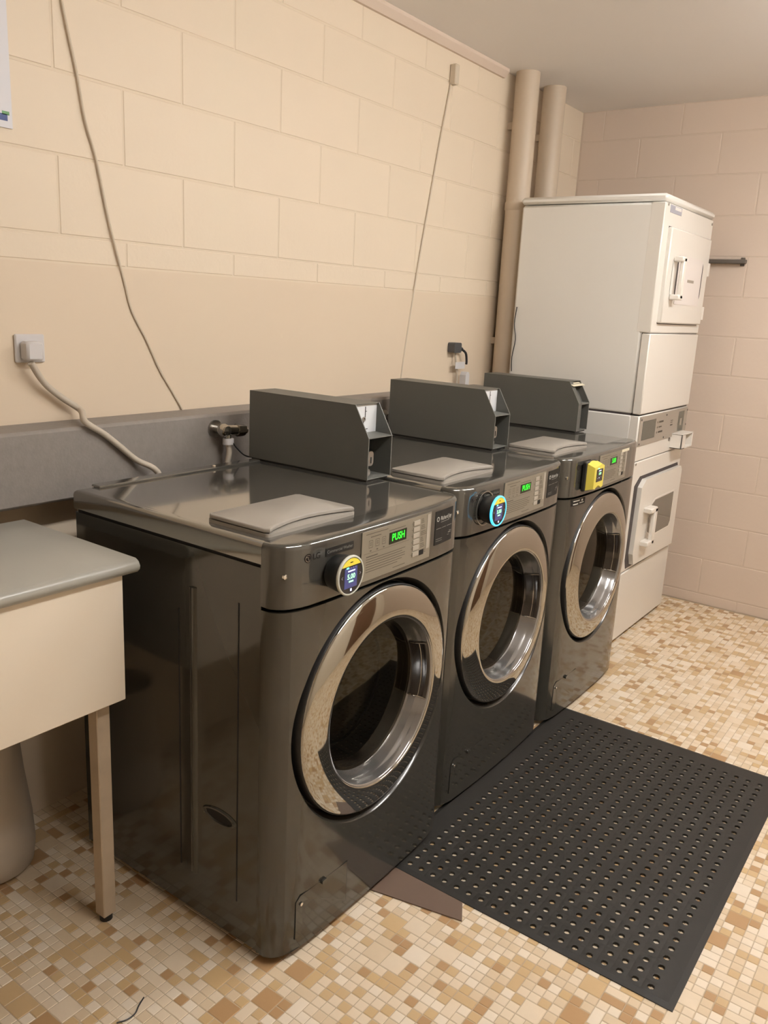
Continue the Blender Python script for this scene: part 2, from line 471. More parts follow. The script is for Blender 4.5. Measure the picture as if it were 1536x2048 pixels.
def make_washer(loc, label, led_text, dark_label=True):
    root = empty('washing_machine', loc, label, 'washing machine', 'graphite front load washers in a row')
    D, W, H = WD, WW, WH
    # cabinet sheet: sides, back, bottom
    b = MB()
    yk = .004
    b.box(-D, -.002, yk-.002, yk, .022, .930)            # left side sheet
    b.box(-D, -.002, W-yk, W-yk+.002, .022, .930)
    b.box(-D, -D+.003, yk, W-yk, .022, .93)
    b.box(-D, -.002, yk, W-yk, .022, .028)
    b.build('cabinet', M_BODY, root)
    # pressed ridges and recess on both sides
    for sy, y in ((-1, .002), (1, W-.002)):
        rb = MB()
        for xc, w_ in ((-.205, .012),):
            prof = [(xc-w_, y), (xc-w_*.5, y+sy*.005), (xc+w_*.5, y+sy*.005), (xc+w_, y)]
            rb.prism(prof, 2, .13, .84)
        rb.build('pressed_rib', M_BODY, root, 60)
        rb = MB().prism([(-.067, y), (-.066, y+sy*.0012), (-.0635, y+sy*.0012), (-.0625, y)], 2, .12, .84)
        rb.prism([(-.255, y), (-.254, y+sy*.0012), (-.2515, y+sy*.0012), (-.2505, y)], 2, .13, .78)
        rb.build('fold_line', M_GAP, root)
        # oval hand hold: raised lip and dark centre
        hb = MB()
        cx, cz, ax, az = -.121, .313, .056, .020
        n = 28; vs = []
        for (k, dy) in ((1.0, 0), (.93, .004), (.80, .004), (.74, .0006)):
            for i in range(n):
                t = 2*PI*i/n; vs.append((cx+ax*k*math.cos(t), y+sy*dy, cz+(az+ax*(k-1)*.5)*math.sin(t)))
        fs = [(j*n+i, j*n+(i+1) % n, (j+1)*n+(i+1) % n, (j+1)*n+i) for j in range(3) for i in range(n)]
        hb.add(vs, fs); hb.k = 1
        hb.add([(cx+ax*.74*math.cos(2*PI*i/n), y+sy*.0006, cz+(az-ax*.13)*math.sin(2*PI*i/n)) for i in range(n)], [tuple(range(n))])
        hb.build('hand_hold', [M_BODY, M_GAP], root, 50)
    # seam gap behind lid edge and front
    MB().box(-D+.004, -.004, .006, W-.006, .925, .94).build('seam', M_GAP, root)
    # lid (top panel)
    prof = []
    r = .012
    def ring(ins, z):   # outline of lid at inset
        return [(-D-.004+ins, 0+ins, z), (-.001, 0+ins, z), (-.001, W-ins, z), (-D-.004+ins, W-ins, z)]
    lv = []; lf = []
    levels = [(.003, .936), (0, .938), (0, H-r), (r*.13, H-r*.5), (r*.5, H-r*.13), (r, H), (.02, H+.0005)]
    for ins, z in levels: lv += ring(ins, z)
    for k in range(len(levels)-1):
        for i in range(4): lf.append((4*k+i, 4*k+(i+1) % 4, 4*k+4+(i+1) % 4, 4*k+4+i))
    k = 4*(len(levels)-1); lf.append((k, k+1, k+2, k+3)); lf.append((3, 2, 1, 0))
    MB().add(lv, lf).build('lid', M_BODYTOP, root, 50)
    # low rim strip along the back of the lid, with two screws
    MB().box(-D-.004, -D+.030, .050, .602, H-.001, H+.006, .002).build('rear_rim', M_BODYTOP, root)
    for y in (.40, .30):
        pass
    MB().lathe_z([(.006, H+.006), (.006, H+.009), (.003, H+.0105), (0.0001, H+.0105)], -D+.018, .43, 14).build('screw', M_SCREW, root, 50)
    # upper front (control fascia): swept outline with a soft top edge
    ys = sorted(set([q[0] for q in GT]+[W*i/40 for i in range(1, 40)]))
    rows = []
    zt = .976
    for z, k in ((.849, .004), (.850, 0), (.90, 0), (zt-.006, 0), (zt, .0008), (zt+.004, .0035), (zt+.0065, .008), (zt+.0078, .014), (H+.0003, .024)):
        row = []
        for y in ys:
            gx = g(y); sc = max(0, 1-k/.072) if gx > 0 else 0
            yy = W/2+(y-W/2)*(1-k*.35/.34) if k else y
            row.append((gx*sc, yy, z))
        rows.append(row)
    rows.append([(-.003, W/2+(y-W/2)*(1-.025), H+.0005) for y in ys])
    n = len(ys); vs = [v for rr in rows for v in rr]; fs = []
    for j in range(len(rows)-1):
        for i in range(n-1): fs.append((j*n+i, j*n+i+1, (j+1)*n+i+1, (j+1)*n+i))
    fa = MB().add(vs, fs)
    fa.box(-.003, 0, .001, W-.001, .849, .975)
    # underside lip
    vs = [(g(y), y, .849) for y in ys]+[(max(g(y)-.012, 0), y, .849) for y in ys]
    fa.add(vs, [(i, i+1, n+i+1, n+i) for i in range(n-1)])
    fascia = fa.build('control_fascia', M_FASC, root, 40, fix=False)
    # lower front with the round door recess
    rh = .2975; y0, y1, z0, z1 = .032, .638, .020, .842
    fb = MB()
    cors = [math.atan2(z-DC_Z, y-DC_Y) % (2*PI) for y in (y0, y1) for z in (z0, z1)]
    angs = sorted(set([2*PI*i/96 for i in range(96)]+cors)); na = len(angs); KR = 5
    for j in range(KR+1):
        for a in angs:
            ca, sa = math.cos(a), math.sin(a)
            t = 1e9
            if ca > 1e-9: t = min(t, (y1-DC_Y)/ca)
            if ca < -1e-9: t = min(t, (y0-DC_Y)/ca)
            if sa > 1e-9: t = min(t, (z1-DC_Z)/sa)
            if sa < -1e-9: t = min(t, (z0-DC_Z)/sa)
            rr = rh+(t-rh)*(j/KR); y = DC_Y+rr*ca; fb.v.append((g(y), y, DC_Z+rr*sa))
    for j in range(KR):
        for i in range(na):
            fb.f.append((j*na+i, (j+1)*na+i, (j+1)*na+(i+1) % na, j*na+(i+1) % na)); fb.mi.append(0)
    zr = [z0+(z1-z0)*i/12 for i in range(13)]
    for lo, hi in ((0, y0), (y1, W)):
        yy = sorted(set([q[0] for q in GT if lo < q[0] < hi]+[lo, hi]))
        vs = [(g(y), y, z) for z in (z0, z1) for y in yy]; m_ = len(yy)
        fb.add(vs, [(i, i+1, m_+i+1, m_+i) for i in range(m_-1)])
    # returns of the sheet at seam and bottom
    for z in (z0, z1):
        vs = [(g(y), y, z) for y in ys]+[(max(g(y)-.014, -.001), y, z) for y in ys]
        fb.add(vs, [(i, i+1, n+i+1, n+i) for i in range(n-1)])
    front = fb.build('front_panel', M_BODY, root, 35, fix=False)
    # conical recess wall + floor
    rb = MB(); n2 = 96; vs = []
    for (r_, mode) in ((rh, 0), (rh-.003, 1), (rh-.0145, 2)):
        for i in range(n2):
            a = 2*PI*i/n2; y = DC_Y+r_*math.cos(a); x = g(DC_Y+rh*math.cos(a))
            x = x if mode == 0 else (x-.004 if mode == 1 else .030)
            vs.append((x, y, DC_Z+r_*math.sin(a)))
    rb.add(vs, [(j*n2+i, j*n2+(i+1) % n2, (j+1)*n2+(i+1) % n2, (j+1)*n2+i) for j in range(2) for i in range(n2)])
    rb.build('door_recess', M_RECESS, root, 60)
    MB().lathe_x([(.290, .030), (.20, .030), (.196, .0), (.186, -.03), (.19, -.07), (.20, -.09)], DC_Y, DC_Z).build('door_gasket', M_DARK, root, 50)
    # drum
    MB().lathe_x([(.20, -.08), (.245, -.10), (.25, -.14), (.25, -.48), (.235, -.50), (.12, -.51), (.06, -.495), (.0005, -.49)], DC_Y, DC_Z, 64).build('drum', M_DRUM, root, 50)
    # door: black side ring, chrome ring, bezel, glass, pocket
    R = .2795
    door = MB().lathe_x([(R-.012, .031), (R-.001, .031), (R+.0015, .036), (R+.0015, .0655), (R-.001, .068), (R-.012, .068), (R-.012, .031)], DC_Y, DC_Z).build('door', M_DARK, root, 50)
    MB().lathe_x([(R-.0005, .066), (R-.0010, .0695), (R-.004, .0725), (R-.012, .0755), (.250, .0810), (.228, .0850), (.215, .0868), (.2095, .0870), (.2070, .0860), (.2058, .0835), (.2058, .078)], DC_Y, DC_Z, 128).build('chrome_ring', M_CHROME, door, 60)
    MB().lathe_x([(.2060, .084), (.2035, .0835), (.2015, .080), (.199, .066), (.1965, .060), (.193, .052), (.190, .034), (.187, .028), (.180, .027)], DC_Y, DC_Z, 128).build('bezel', M_BEZEL, door, 50)
    MB().lathe_x([(.1878, .0285), (.184, .0305), (.15, .0325), (.10, .0345), (.05, .0355), (.0005, .036)], DC_Y, DC_Z, 96).build('door_glass', M_GLASS, door, 60)
    a0, a1 = -.34, .46
    pk = MB().lathe_x([(.2010, .0795), (.1985, .078), (.1970, .069), (.1950, .060), (.1905, .050), (.1885, .036), (.1860, .0305)], DC_Y, DC_Z, 24, a0, a1)
    pk.build('handle_pocket', M_POCKET, door, 60)
    pl = MB()
    for aa in (a0, a1):
        p = lambda r_, x: (x, DC_Y+r_*math.cos(aa), DC_Z+r_*math.sin(aa))
        pl.tube([p(.1995, .079), p(.1955, .066), p(.190, .050), p(.1865, .032)], .0022, 6, 3)
    arc = [(.0580, DC_Y+.1940*math.cos(a0+(a1-a0)*i/12), DC_Z+.1940*math.sin(a0+(a1-a0)*i/12)) for i in range(13)]
    pl.tube(arc, .0014, 6, 2)
    pl.build('pocket_edge', M_CHROME, door, 60)
    # raised mouldings of the bowl
    MB().lathe_x([(.180, .026), (.172, -.012), (.160, -.045), (.148, -.066), (.135, -.074), (.09, -.082), (.04, -.085), (.0005, -.086)], DC_Y, DC_Z, 96).build('inner_bowl', M_BOWL, door, 60)
    MB().lathe_x([(.1570, -.046), (.1550, -.044), (.1530, -.048), (.1545, -.052)], DC_Y, DC_Z, 96).build('bowl_ring', M_BEZEL, door, 60)
    # drain flap with outline, knob, screw
    fy0, fy1, fz0, fz1 = .060, .232, .050, .158
    fo = on_front([([(y, z) for y, z in [(fy0-.0018, fz0-.0018), (fy1+.0018, fz0-.0018), (fy1+.0018, fz1+.0018), (fy0+.012, fz1+.0018), (fy0-.0018, fz1-.012)]], [(0, 1, 2, 3, 4)])], .0005, 'flap_gap', M_GAP, root)
    flap = on_front([([(fy0, fz0), (fy1, fz0), (fy1, fz1), (fy0+.012, fz1), (fy0, fz1-.012)], [(0, 1, 2, 3, 4)])], .0013, 'drain_flap', M_BODY, root)
    MB().prism(rrect(.138, .156, .150, .160, .004), 0, g(.146)+.001, g(.146)+.006).build('flap_catch', M_BODY, flap)
    MB().lathe_x([(.0045, .0), (.0045, .002), (.002, .0032), (.0002, .0034)], .075, .135, 12, cx=g(.075)+.001).build('screw', M_SCREW, flap, 50)
    # corner screw on the fascia
    MB().lathe_x([(.0055, -.003), (.0055, .002), (.003, .0035), (.0002, .0038)], .018, .919, 12, cx=g(.018)).build('screw', M_SCREW, root, 50)
    # emblem and maker lettering
    on_front([disc2(.066, .951, .0095, 24), ], .0006, 'emblem', M_LOGO, root)
    on_front([disc2(.066, .951, .0072, 24, .0062), (*rect2(.0655, .0665, .947, .955),), (*rect2(.0665, .0695, .947, .948),), disc2(.0625, .954, .0011, 8)], .0010, 'emblem_line', M_BODYTOP, root)
    on_front([txt2('LG', .0895, .9515, .0185, .0003)], .0006, 'lettering', M_LOGO, root)
    # dark plaque
    pq = slab_on_front(.116, .204, .945, .9615, .0012, .001, 'plaque', M_LABEL, root, 4)
    on_front([txt2('Commercial Washer', .160, .9532, .0098, 0, .98)], .0016, 'plaque_lettering', M_LABELD, pq)
    # thin line left of the info plate
    on_front([rect2(.055, .125, .898, .8995, 3)], .0005, 'fascia_line', M_GAP, root)
    # champagne info plate
    p = slab_on_front(.232, .508, .860, .9735, .0022, .002, 'info_plate', M_PLATE, root, 8)
    disp = slab_on_front(.331, .400, .9275, .9545, .0030, .001, 'display', M_LEDBG, p, 3)
    on_front([txt2(led_text, .366, .9415, .0235, .0005, .92)], .0036, 'display_digits', M_LED, p)
    pg = []
    pg.append(rect2(.245, .325, .9655, .9668, 2)); pg.append(rect2(.330, .395, .9595, .9608, 2)); pg.append(rect2(.262, .300, .9575, .959, 2))
    for yy in (.263, .287, .311):
        for (a, b, c, d) in ((-.007, .007, .950, .9508), (-.007, -.0062, .934, .9508), (.0062, .007, .934, .9508), (-.007, .007, .934, .9348), (-.003, .003, .926, .928), (-.003, .003, .940, .9412), (-.003, .003, .9445, .9457)):
            pg.append(rect2(yy+a, yy+b, c, d, 1))
    pg.append(rect2(.248, .290, .9135, .9155, 2))
    for q in range(6):
        zz = .908-q*.0058; pg.append(rect2(.248, .398-(.03 if q == 5 else 0)-(.012 if q % 3 == 1 else 0), zz, zz+.0013, 4))
    pg.append(rect2(.350, .400, .868, .8694, 2))
    pg.append(rect2(.240, .412, .9222, .9228, 4))
    for q in range(6):
        zz = .958-q*.0152
        for e_ in (0, .0040, .0080): pg.append(rect2(.462, .476+(q % 3)*.006-(e_*.5), zz-.004+e_, zz-.0028+e_, 1))
        pg.append(rect2(.4235, .4255, zz-.001, zz+.001, 1))
    on_front(pg, .0026, 'plate_print', M_PRINT, p)
    for q in range(6):
        zz = .958-q*.0152
        bt = slab_on_front(.429, .455, zz-.0055, zz+.0055, .0042, .003, 'button', M_BTN, p, 2)
    slab_on_front(.459, .478, .874, .8865, .0030, .002, 'small_label', M_LABEL, p, 2)
    slab_on_front(.489, .502, .885, .9695, .0032, .002, 'pale_strip', M_BTN, p, 2)
    # charcoal name label on the right of the fascia
    if dark_label:
        q = slab_on_front(.531, .620, .882, .968, .0012, .001, 'name_label', M_LABEL, root, 6)
        gg = [txt2('Richard Jay', .583, .9475, .0148, 0, .84), disc2(.5425, .9475, .0060, 20, .0043)]
        on_front(gg, .0017, 'label_lettering', M_LABELT, q)
        g2 = [rect2(.556, .600, .9375, .9388, 2), rect2(.536, .560, .9225, .9238, 2), rect2(.564, .584, .9225, .9238, 2), rect2(.589, .615, .9225, .9238, 2),
              rect2(.536, .566, .896, .8972, 2), rect2(.536, .566, .891, .8920, 2), rect2(.598, .612, .9030, .9055, 1), rect2(.602, .614, .9075, .9090, 1), rect2(.594, .604, .898, .8992, 1)]
        on_front(g2, .0017, 'label_print', M_LABELD, q)['kind'] = 'stuff'
    # soap drawer lid on top: base lip and lid with a scooped front edge
    ly0, ly1, lx0, lx1 = .030, .316, -.192, -.012
    sb = MB().prism(rrect(lx0, lx1, ly0, ly1, .010), 2, H+.0004, H+.0075).build('dispenser_base', M_LID, root, 40)
    poly = []
    N = 14
    for i in range(N+1):
        t = i/N; poly.append((lx1-.001-.030*math.sin(PI*t)**.8, ly0+.006+(ly1-ly0-.012)*t))
    poly += [(lx1-.012, ly1), (lx0+.008, ly1), (lx0, ly1-.008), (lx0, ly0+.008), (lx0+.008, ly0), (lx1-.012, ly0)]
    zt0, zt1 = H+.0095, H+.0185
    def inset(pl, k):
        cx, cy = (lx0+lx1)/2, (ly0+ly1)/2
        return [(cx+(x-cx)*(1-k/(.09)), cy+(y-cy)*(1-k/.143)) for x, y in pl]
    L = MB(); vs = []; lv_ = [(0.0015, zt0), (0, zt0+.001), (0, zt1-.003), (.001, zt1-.001), (.003, zt1)]
    for k_, z_ in lv_: vs += [(x, y, z_) for x, y in inset(poly, k_)]
    npl = len(poly); fs = [(j*npl+i, j*npl+(i+1) % npl, (j+1)*npl+(i+1) % npl, (j+1)*npl+i) for j in range(len(lv_)-1) for i in range(npl)]
    fs += [tuple(reversed(range(npl))), tuple(range((len(lv_)-1)*npl, len(lv_)*npl))]
    L.add(vs, fs).build('dispenser_lid', M_LID, root, 40)
    MB().box(lx0+.002, lx1-.034, ly0+.01, ly1-.01, H+.007, H+.0100).build('dispenser_gap', M_GAP, root)
    # feet
    for fx in (-.06, -D+.06):
        for fy in (.06, W-.06):
            MB().cyl((fx, fy, 0), (fx, fy, .012), .024, 16).cyl((fx, fy, .012), (fx, fy, .024), .011, 12).build('foot', M_DARK, root, 40)
    return root

W1 = (0, 0, 0); W2 = (-.041, .724, 0); W3 = (-.035, 1.422, 0)
w1 = make_washer(W1, 'nearest dark graphite front load washer, beside the grey topped bench', 'PUSH')
w2 = copy_tree(w1); w2.location = W2
w2['label'] = 'middle dark graphite front load washer, with the blue lit round payment reader'
w3 = make_washer(W3, 'farthest dark graphite front load washer, beside the white stacked dryer', '5.00', False)
# extras only on the third
slab_on_front(.046, .142, .817, .843-.004, .0010, .0008, 'sticker', M_LABEL, w3, 3)
on_front([rect2(.055, .098, .8325, .8355, 2), rect2(.112, .122, .829, .836, 1), rect2(.055, .088, .821, .8250, 2), rect2(.098, .130, .8225, .8255, 2)], .0016, 'sticker_print', M_LABELT, w3)
slab_on_front(.440, .520, .963, .9735, .0040, .001, 'tape_strip', M_TAPE, w3, 3)

# =================================================================== payment readers
def round_reader(loc, label, ring_mat, lit):
    root = empty('payment_reader', loc, label, 'payment reader', 'round payment readers on the washers')
    MB().lathe_x([(.0005, 0), (.034, 0), (.0365, .003), (.0405, .028), (.0412, .036), (.0405, .0385), (.0005, .0385)], 0, 0, 64).build('body', M_READER, root, 50)
    MB().lathe_x([(.0405, .0375), (.0425, .0385), (.0432, .041), (.0425, .0440), (.0405, .0450), (.0388, .0445), (.0385, .0425)], 0, 0, 64).build('rim', ring_mat, root, 60)
    MB().lathe_x([(.0388, .0420), (.0386, .0436), (.0005, .0438)], 0, 0, 64).build('screen_glass', M_READG, root, 60)
    x = .0441
    def flat(groups, name, m_, dx=0):
        b = MB()
        for vs, fs in groups: b.add([(x+dx, y, z) for y, z in vs], fs)
        return b.build(name, m_, root, fix=False)
    seg = [(.0375*math.cos(t), .0375*math.sin(t)) for t in [math.asin(.0215/.0375)+(PI-2*math.asin(.0215/.0375))*i/20 for i in range(21)]]
    flat([(seg, [tuple(range(21))])], 'yellow_cap', M_YEL)
    flat([rect2(-.0045, .0045, .0280, .0300)], 'cap_mark', M_LOGO, .0003)
    flat([rect2(-.0215, .0200, -.0255, .0185)], 'lit_screen', M_READS, .0000)
    flat([txt2('5.00', 0, -.0015, .0150, .0004)], 'price_digits', M_SG, .0004)
    flat([rect2(-.0075, .0075, -.0135, -.0100)], 'price_caption', M_SG, .0004)
    flat([rect2(-.0110, .0120, .0095, .0122)], 'screen_caption', M_SW, .0004)
    flat([rect2(-.0165, -.0085, .0165, .0200)], 'signal_mark', M_SC, .0006)
    flat([rect2(-.0045, .0000, .0172, .0182), rect2(.0035, .0080, .0172, .0182), rect2(.0120, .0150, .0172, .0182)], 'status_marks', M_SMALL, .0006)
    flat([rect2(-.0020, .0030, -.0330, -.0275)], 'card_mark', M_SW, .0004)
    ch = []
    for s in (-1, 1):
        cx = s*.030
        ch.append(([(cx-s*.003, .003), (cx-s*.0015, .003), (cx+s*.0022, 0), (cx-s*.0015, -.003), (cx-s*.003, -.003), (cx+s*.0005, 0)], [(0, 1, 2, 5), (5, 2, 3, 4)]))
    flat(ch, 'arrow_marks', M_SMALL, .0004)
    return root
round_reader((g(.14)+.0045, .141, .9095), 'round black payment reader with a white rim, on the nearest washer', M_RINGW, False)
r2 = round_reader((W2[0]+g(.125)+.0045, W2[1]+.124, .9175), 'round black payment reader with a glowing blue rim, on the middle washer', M_RINGB, True)
MB().lathe_x([(.0495, -.0006), (.0495, .0006), (.0475, .0012), (.0460, .0006)], 0, 0, 48).build('mount_ring', M_BODYTOP, r2, 50)

yr = empty('payment_reader', (.0, 0, 0), 'payment reader in a boxy yellow cover, on the farthest washer', 'payment reader')
ya, yb_, za, zb = 1.508, 1.600, .872, .968
yx0, yx1 = W3[0]+g(.12)+.0055, .079
MB().box(yx0-.001, yx0+.014, ya-.006, yb_-.01, za-.004, zb+.002, .003).build('mounting_box', M_READER, yr)
# yellow hood: tapered, hipped top, scooped chin
b = MB()
hx = yx0+.012
outer_back = [(ya, za), (yb_, za), (yb_, zb-.004), (ya, zb)]
pts_front = [(ya+.004, za+.010), (ya+.020, za+.006), (ya+.030, za+.012), (ya+.046, za+.017), (ya+.062, za+.012), (ya+.072, za+.006), (yb_-.004, za+.010), (yb_-.003, zb-.014), (yb_-.03, zb-.006), (ya+.045, zb-.010), (ya+.004, zb-.014)]
nb = len(pts_front)
pts_back = [(ya, za), (ya+.020, za), (ya+.030, za), (ya+.046, za), (ya+.062, za), (ya+.072, za), (yb_, za), (yb_, zb-.003), (yb_-.03, zb+.001), (ya+.045, zb+.003), (ya, zb-.002)]
vs = [(hx, y, z) for y, z in pts_back]+[(yx1, y, z) for y, z in pts_front]
b.add(vs, [(i, (i+1) % nb, nb+(i+1) % nb, nb+i) for i in range(nb)]+[tuple(range(nb, 2*nb)), tuple(reversed(range(nb)))])
b.build('yellow_cover', M_YELP, yr)
MB().box(yx1-.002, yx1+.0012, ya+.022, yb_-.016, za+.030, zb-.022, .001).build('screen', M_READG, yr)
def flaty(groups, name, m_, dx=.0016):
    b = MB()
    for v_, f_ in groups: b.add([(yx1+dx, y, z) for y, z in v_], f_)
    return b.build(name, m_, yr, fix=False)
yc = (ya+.022+yb_-.016)/2
flaty([rect2(yc-.012, yc+.010, zb-.029, zb-.026)], 'screen_caption', M_SW)
flaty([txt2('5.00', yc, zb-.038, .012, .0004)], 'price_digits', M_SG)
flaty([rect2(yc-.020, yc-.008, zb-.0205, zb-.0175)], 'signal_mark', M_SC)
flaty([disc2(yc-.004, za+.044, .0022, 10), disc2(yc+.012, za+.045, .001, 8), disc2(yc-.018, za+.043, .001, 8)], 'button_marks', M_SW)

# =================================================================== coin boxes
def coin_box(loc, label, kind):
    """origin at the rear left bottom corner; x forward to .445, y .107 wide, z .200 high"""
    root = empty('coin_box', loc, label, 'coin box', 'grey coin boxes on top of the washers')
    L, Wd, Hh, t = .445, .107, .199, .0022
    kx, kz, tx = L, .113, L-.050
    side = [(0, 0), (L, 0), (kx, kz), (tx, Hh), (0, Hh)]
    MB().box(.006, L-.006, .005, Wd-.005, -.006, 0.0).build('base_gasket', M_DARK, root)
    for y in (0, Wd-t):
        MB().prism(side, 1, y, y+t).build('side_plate', M_COIN, root)
        eb = MB().prism([(L, .000), (L+.0008, .000), (L+.0008, kz+.0003), (tx+.0007, Hh+.0004), (tx-.0008, Hh+.0002), (L-.0010, kz)], 1, y-.0002, y+t+.0002)
        eb.build('edge', M_COINE, root)
    MB().box(0, tx, t, Wd-t, Hh-t, Hh).build('top_plate', M_COIN, root)
    MB().box(0, t, t, Wd-t, 0, Hh-t).build('back_plate', M_COIN, root)
    MB().box(t, L-.001, t, Wd-t, 0, t).build('bottom_plate', M_COINE, root)
    if kind == 'open':
        xw = tx-.006
        pl = MB().box(xw-.002, xw, t, Wd-t, .118, Hh-t).build('coin_plate', M_WHITEP, root)
        sl = MB()
        sl.box(xw, xw+.0008, .052, .0545, .160, .190).box(xw, xw+.0008, .0545, .060, .176, .1775)
        sl.box(xw, xw+.0008, .045, .0475, .128, .150)
        sl.box(xw, xw+.0008, .0475, .066, .127, .129)
        sl.build('coin_slot', M_GAP, pl)
        MB().lathe_x([(.0065, 0), (.0065, .003), (.0040, .0035), (.0038, .001), (.0002, .001)], .046, .156, 16, cx=xw).build('knob', M_STEEL, pl, 50)
        # curved shelf
        N = 10; poly = [(xw, .118)]
        sh = []
        MB().prism([(xw-.002, .1175)]+[(xw+(L-xw)*i/N, .1175-.012*math.sin(PI*i/N*.5)*0-.003*i/N) for i in range(1, N+1)]+[(L, .112), (xw-.002, .1145)], 1, t, Wd-t).build('shelf', M_COINE, root)
        MB().box(L-.075, L-.073, t, Wd-t, t, .113).build('inner_plate', M_COINI, root)
        lk = MB().prism(rrect(.010, .036, .036, .076, .010, 5), 0, L-.073, L-.008).build('lock', M_STEEL, root, 40)
        MB().box(L-.0082, L-.0074, .0225, .0275, .043, .060).build('keyhole', M_GAP, lk)
        MB().cyl((L-.073, .0175, .018), (L-.010, .0175, .018), .010, 20).build('lock_barrel', M_STEEL, root, 40)
    else:
        # closed slanted front with a niche below, cream label strip across the top edge
        MB().prism([(tx-.006, Hh-t), (tx, Hh-t), (kx, kz), (kx-.006, kz)], 1, t, .030).build('slant_plate', M_COIN, root)
        MB().prism([(tx-.030, Hh-t), (tx-.028, Hh-t), (kx-.028, kz), (kx-.030, kz)], 1, .030, Wd-t).build('recessed_plate', M_COIN, root)
        MB().prism([(tx-.030, Hh-t), (tx, Hh-t), (kx, kz), (kx-.030, kz)], 1, .029, .031).build('slant_cheek', M_COIN, root)
        MB().box(L-.003, L-.001, t, .036, t, kz).build('front_stile', M_COIN, root)
        MB().box(L-.050, L-.001, .036, Wd-t, kz-.006, kz).build('shelf', M_COINE, root)
        MB().box(L-.050, L-.048, .036, Wd-t, t, kz-.006).build('niche_plate', M_COIN, root)
        MB().box(L-.050, L-.001, .034, .036, t, kz).build('niche_cheek', M_COIN, root)
        T = Matrix.Translation((tx+.004, 0, Hh-.012)) @ Matrix.Rotation(math.radians(24), 4, 'Y')
        lb = MB().box(-.012, .016, .004, Wd+.010, -.001, .001, 0, T).build('label_strip', M_TAPE, root)
        MB().box(.001, .003, .012, Wd-.004, .001, .0016, 0, T).build('strip_print', M_PRINT, lb)
    return root
CZ = WH+.0066
coin_box((-.650, .609, CZ), 'grey metal coin box with a white slotted plate, behind the lid of the nearest washer', 'open')
coin_box((-.680, 1.360, CZ), 'grey metal coin box with white slotted plate, at right of the middle washer', 'open')
coin_box((-.673, 2.047, CZ), 'grey metal coin box with a cream label strip, against the stacked dryer', 'closed')

# =================================================================== stacked dryer
DX, DY, DD, DH = -.078, 2.353, .642, 1.945
dr = empty('stacked_dryer', (DX, DY, 0), 'tall white stacked dryer with two doors, next to the farthest washer', 'dryer')
DW = .686
MB().box(-DD, -.0365, 0, DW, .015, 1.047, .004).build('lower_body', M_DRYER, dr, 40)
MB().box(-DD, -.037, .000, DW, 1.052, DH-.033, .010).build('upper_body', M_DRYER, dr, 40)
MB().box(-DD+.01, -.045, .006, DW-.006, 1.04, 1.06).build('stack_gap', M_DGAP, dr)
MB().box(-DD-.004, .004, -.004, DW+.004, DH-.030, DH, .010).build('top_cap', M_DRYER, dr, 40)
# fronts (upper)
MB().box(-.060, 0, -.0006, DW+.0006, 1.3955, DH-.0325, .004).build('upper_front', M_DRYERF, dr, 40)
MB().box(-.0345, .003, 0, DW, 1.054, 1.3925, .004).build('upper_lower_panel', M_DRYERF, dr, 40)
MB().box(-.038, -.004, .010, DW-.010, 1.05, 1.91).build('seam', M_DGAP, dr)
# upper door
udg = MB().box(-.002, .0012, .067, .638, 1.433, 1.826).build('door_gap', M_DGAP, dr)
ud = MB().box(-.012, .018, .066, .640, 1.437, 1.822, .005).build('upper_door', M_DRYERF, dr, 40)
MB().prism(rrect(.185, .560, 1.545, 1.715, .03), 0, .0175, .0186).build('door_window', M_DGAP, ud)
MB().box(.0187, .0195, .200, .545, 1.520, 1.722).build('paper_sheet', M_PAPER, ud)
on = MB()
on.box(.0194, .0197, .345, .440, 1.616, 1.628); on.build('sheet_print', M_DPANEL, ud)
def d_handle(parent, y0, z0, z1, w=.050):
    b = MB()
    b.box(.018, .060, y0, y0+w, z1-.022, z1, .004)
    b.box(.018, .060, y0, y0+w, z0, z0+.022, .004)
    b.box(.042, .060, y0+w*.35, y0+w, z0+.004, z1-.004, .004)
    b.build('handle', M_DHAND, parent, 40)
    MB().box(.0195, .0208, y0-.004, y0+w-.004, z0+.022, z1-.022).build('handle_back_plate', M_DRYER, parent)  # white enamel plate behind the handle grip
d_handle(ud, .125, 1.535, 1.712)
for z0_ in (1.66, 1.46):
    MB().box(-.004, .012, .668, .692, z0_, z0_+.060, .002).build('hinge', M_DHAND, dr)
# badge and screws on the top strip
bd = MB().box(-.001, .002, .058, .205, 1.878, 1.908, .0008).build('badge', M_SMALL, dr)
MB().box(.002, .0026, .115, .195, 1.893, 1.905).build('badge_print', M_PAPER, bd)
for y_, z_ in ((.030, 1.905), (.668, 1.893), (.030, .835), (.668, .875)):
    MB().lathe_x([(.006, -.002), (.006, .002), (.003, .0035), (.0002, .0035)], y_, z_, 12, cx=.0).build('screw', M_STEEL, dr, 50)
# control panel
MB().box(-.042, .0, .0, DW, .8465, 1.047, .004).build('control_box', M_DRYERF, dr, 40)
cp = MB().box(-.001, .004, .012, DW-.004, .915, 1.043, .001).build('control_panel', M_DPANEL, dr)
MB().prism(rrect(.048, .214, .940, 1.020, .004), 0, .0035, .0050).build('display', M_DSCR, cp)
MB().box(.0035, .0046, .046, .216, .9385, 1.0215).build('display_frame', M_DGAP, cp)
b = MB()
for zc, k in ((1.003, 1), (.980, .7), (.957, 1)):
    b.box(.004, .0046, .262, .262+.060*k, zc-.004*k, zc+.004*k)
    b.box(.004, .0046, .240, .248, zc-.004, zc+.004)
b.box(.004, .0046, .430, .462, .995, .998).box(.004, .0046, .430, .460, .986, .989).box(.004, .0046, .428, .462, .972, .978)
b.build('panel_print', M_PRINT, cp)
MB().box(.004, .0048, .545, .628, .935, 1.030).build('price_label', M_DSCR, cp)
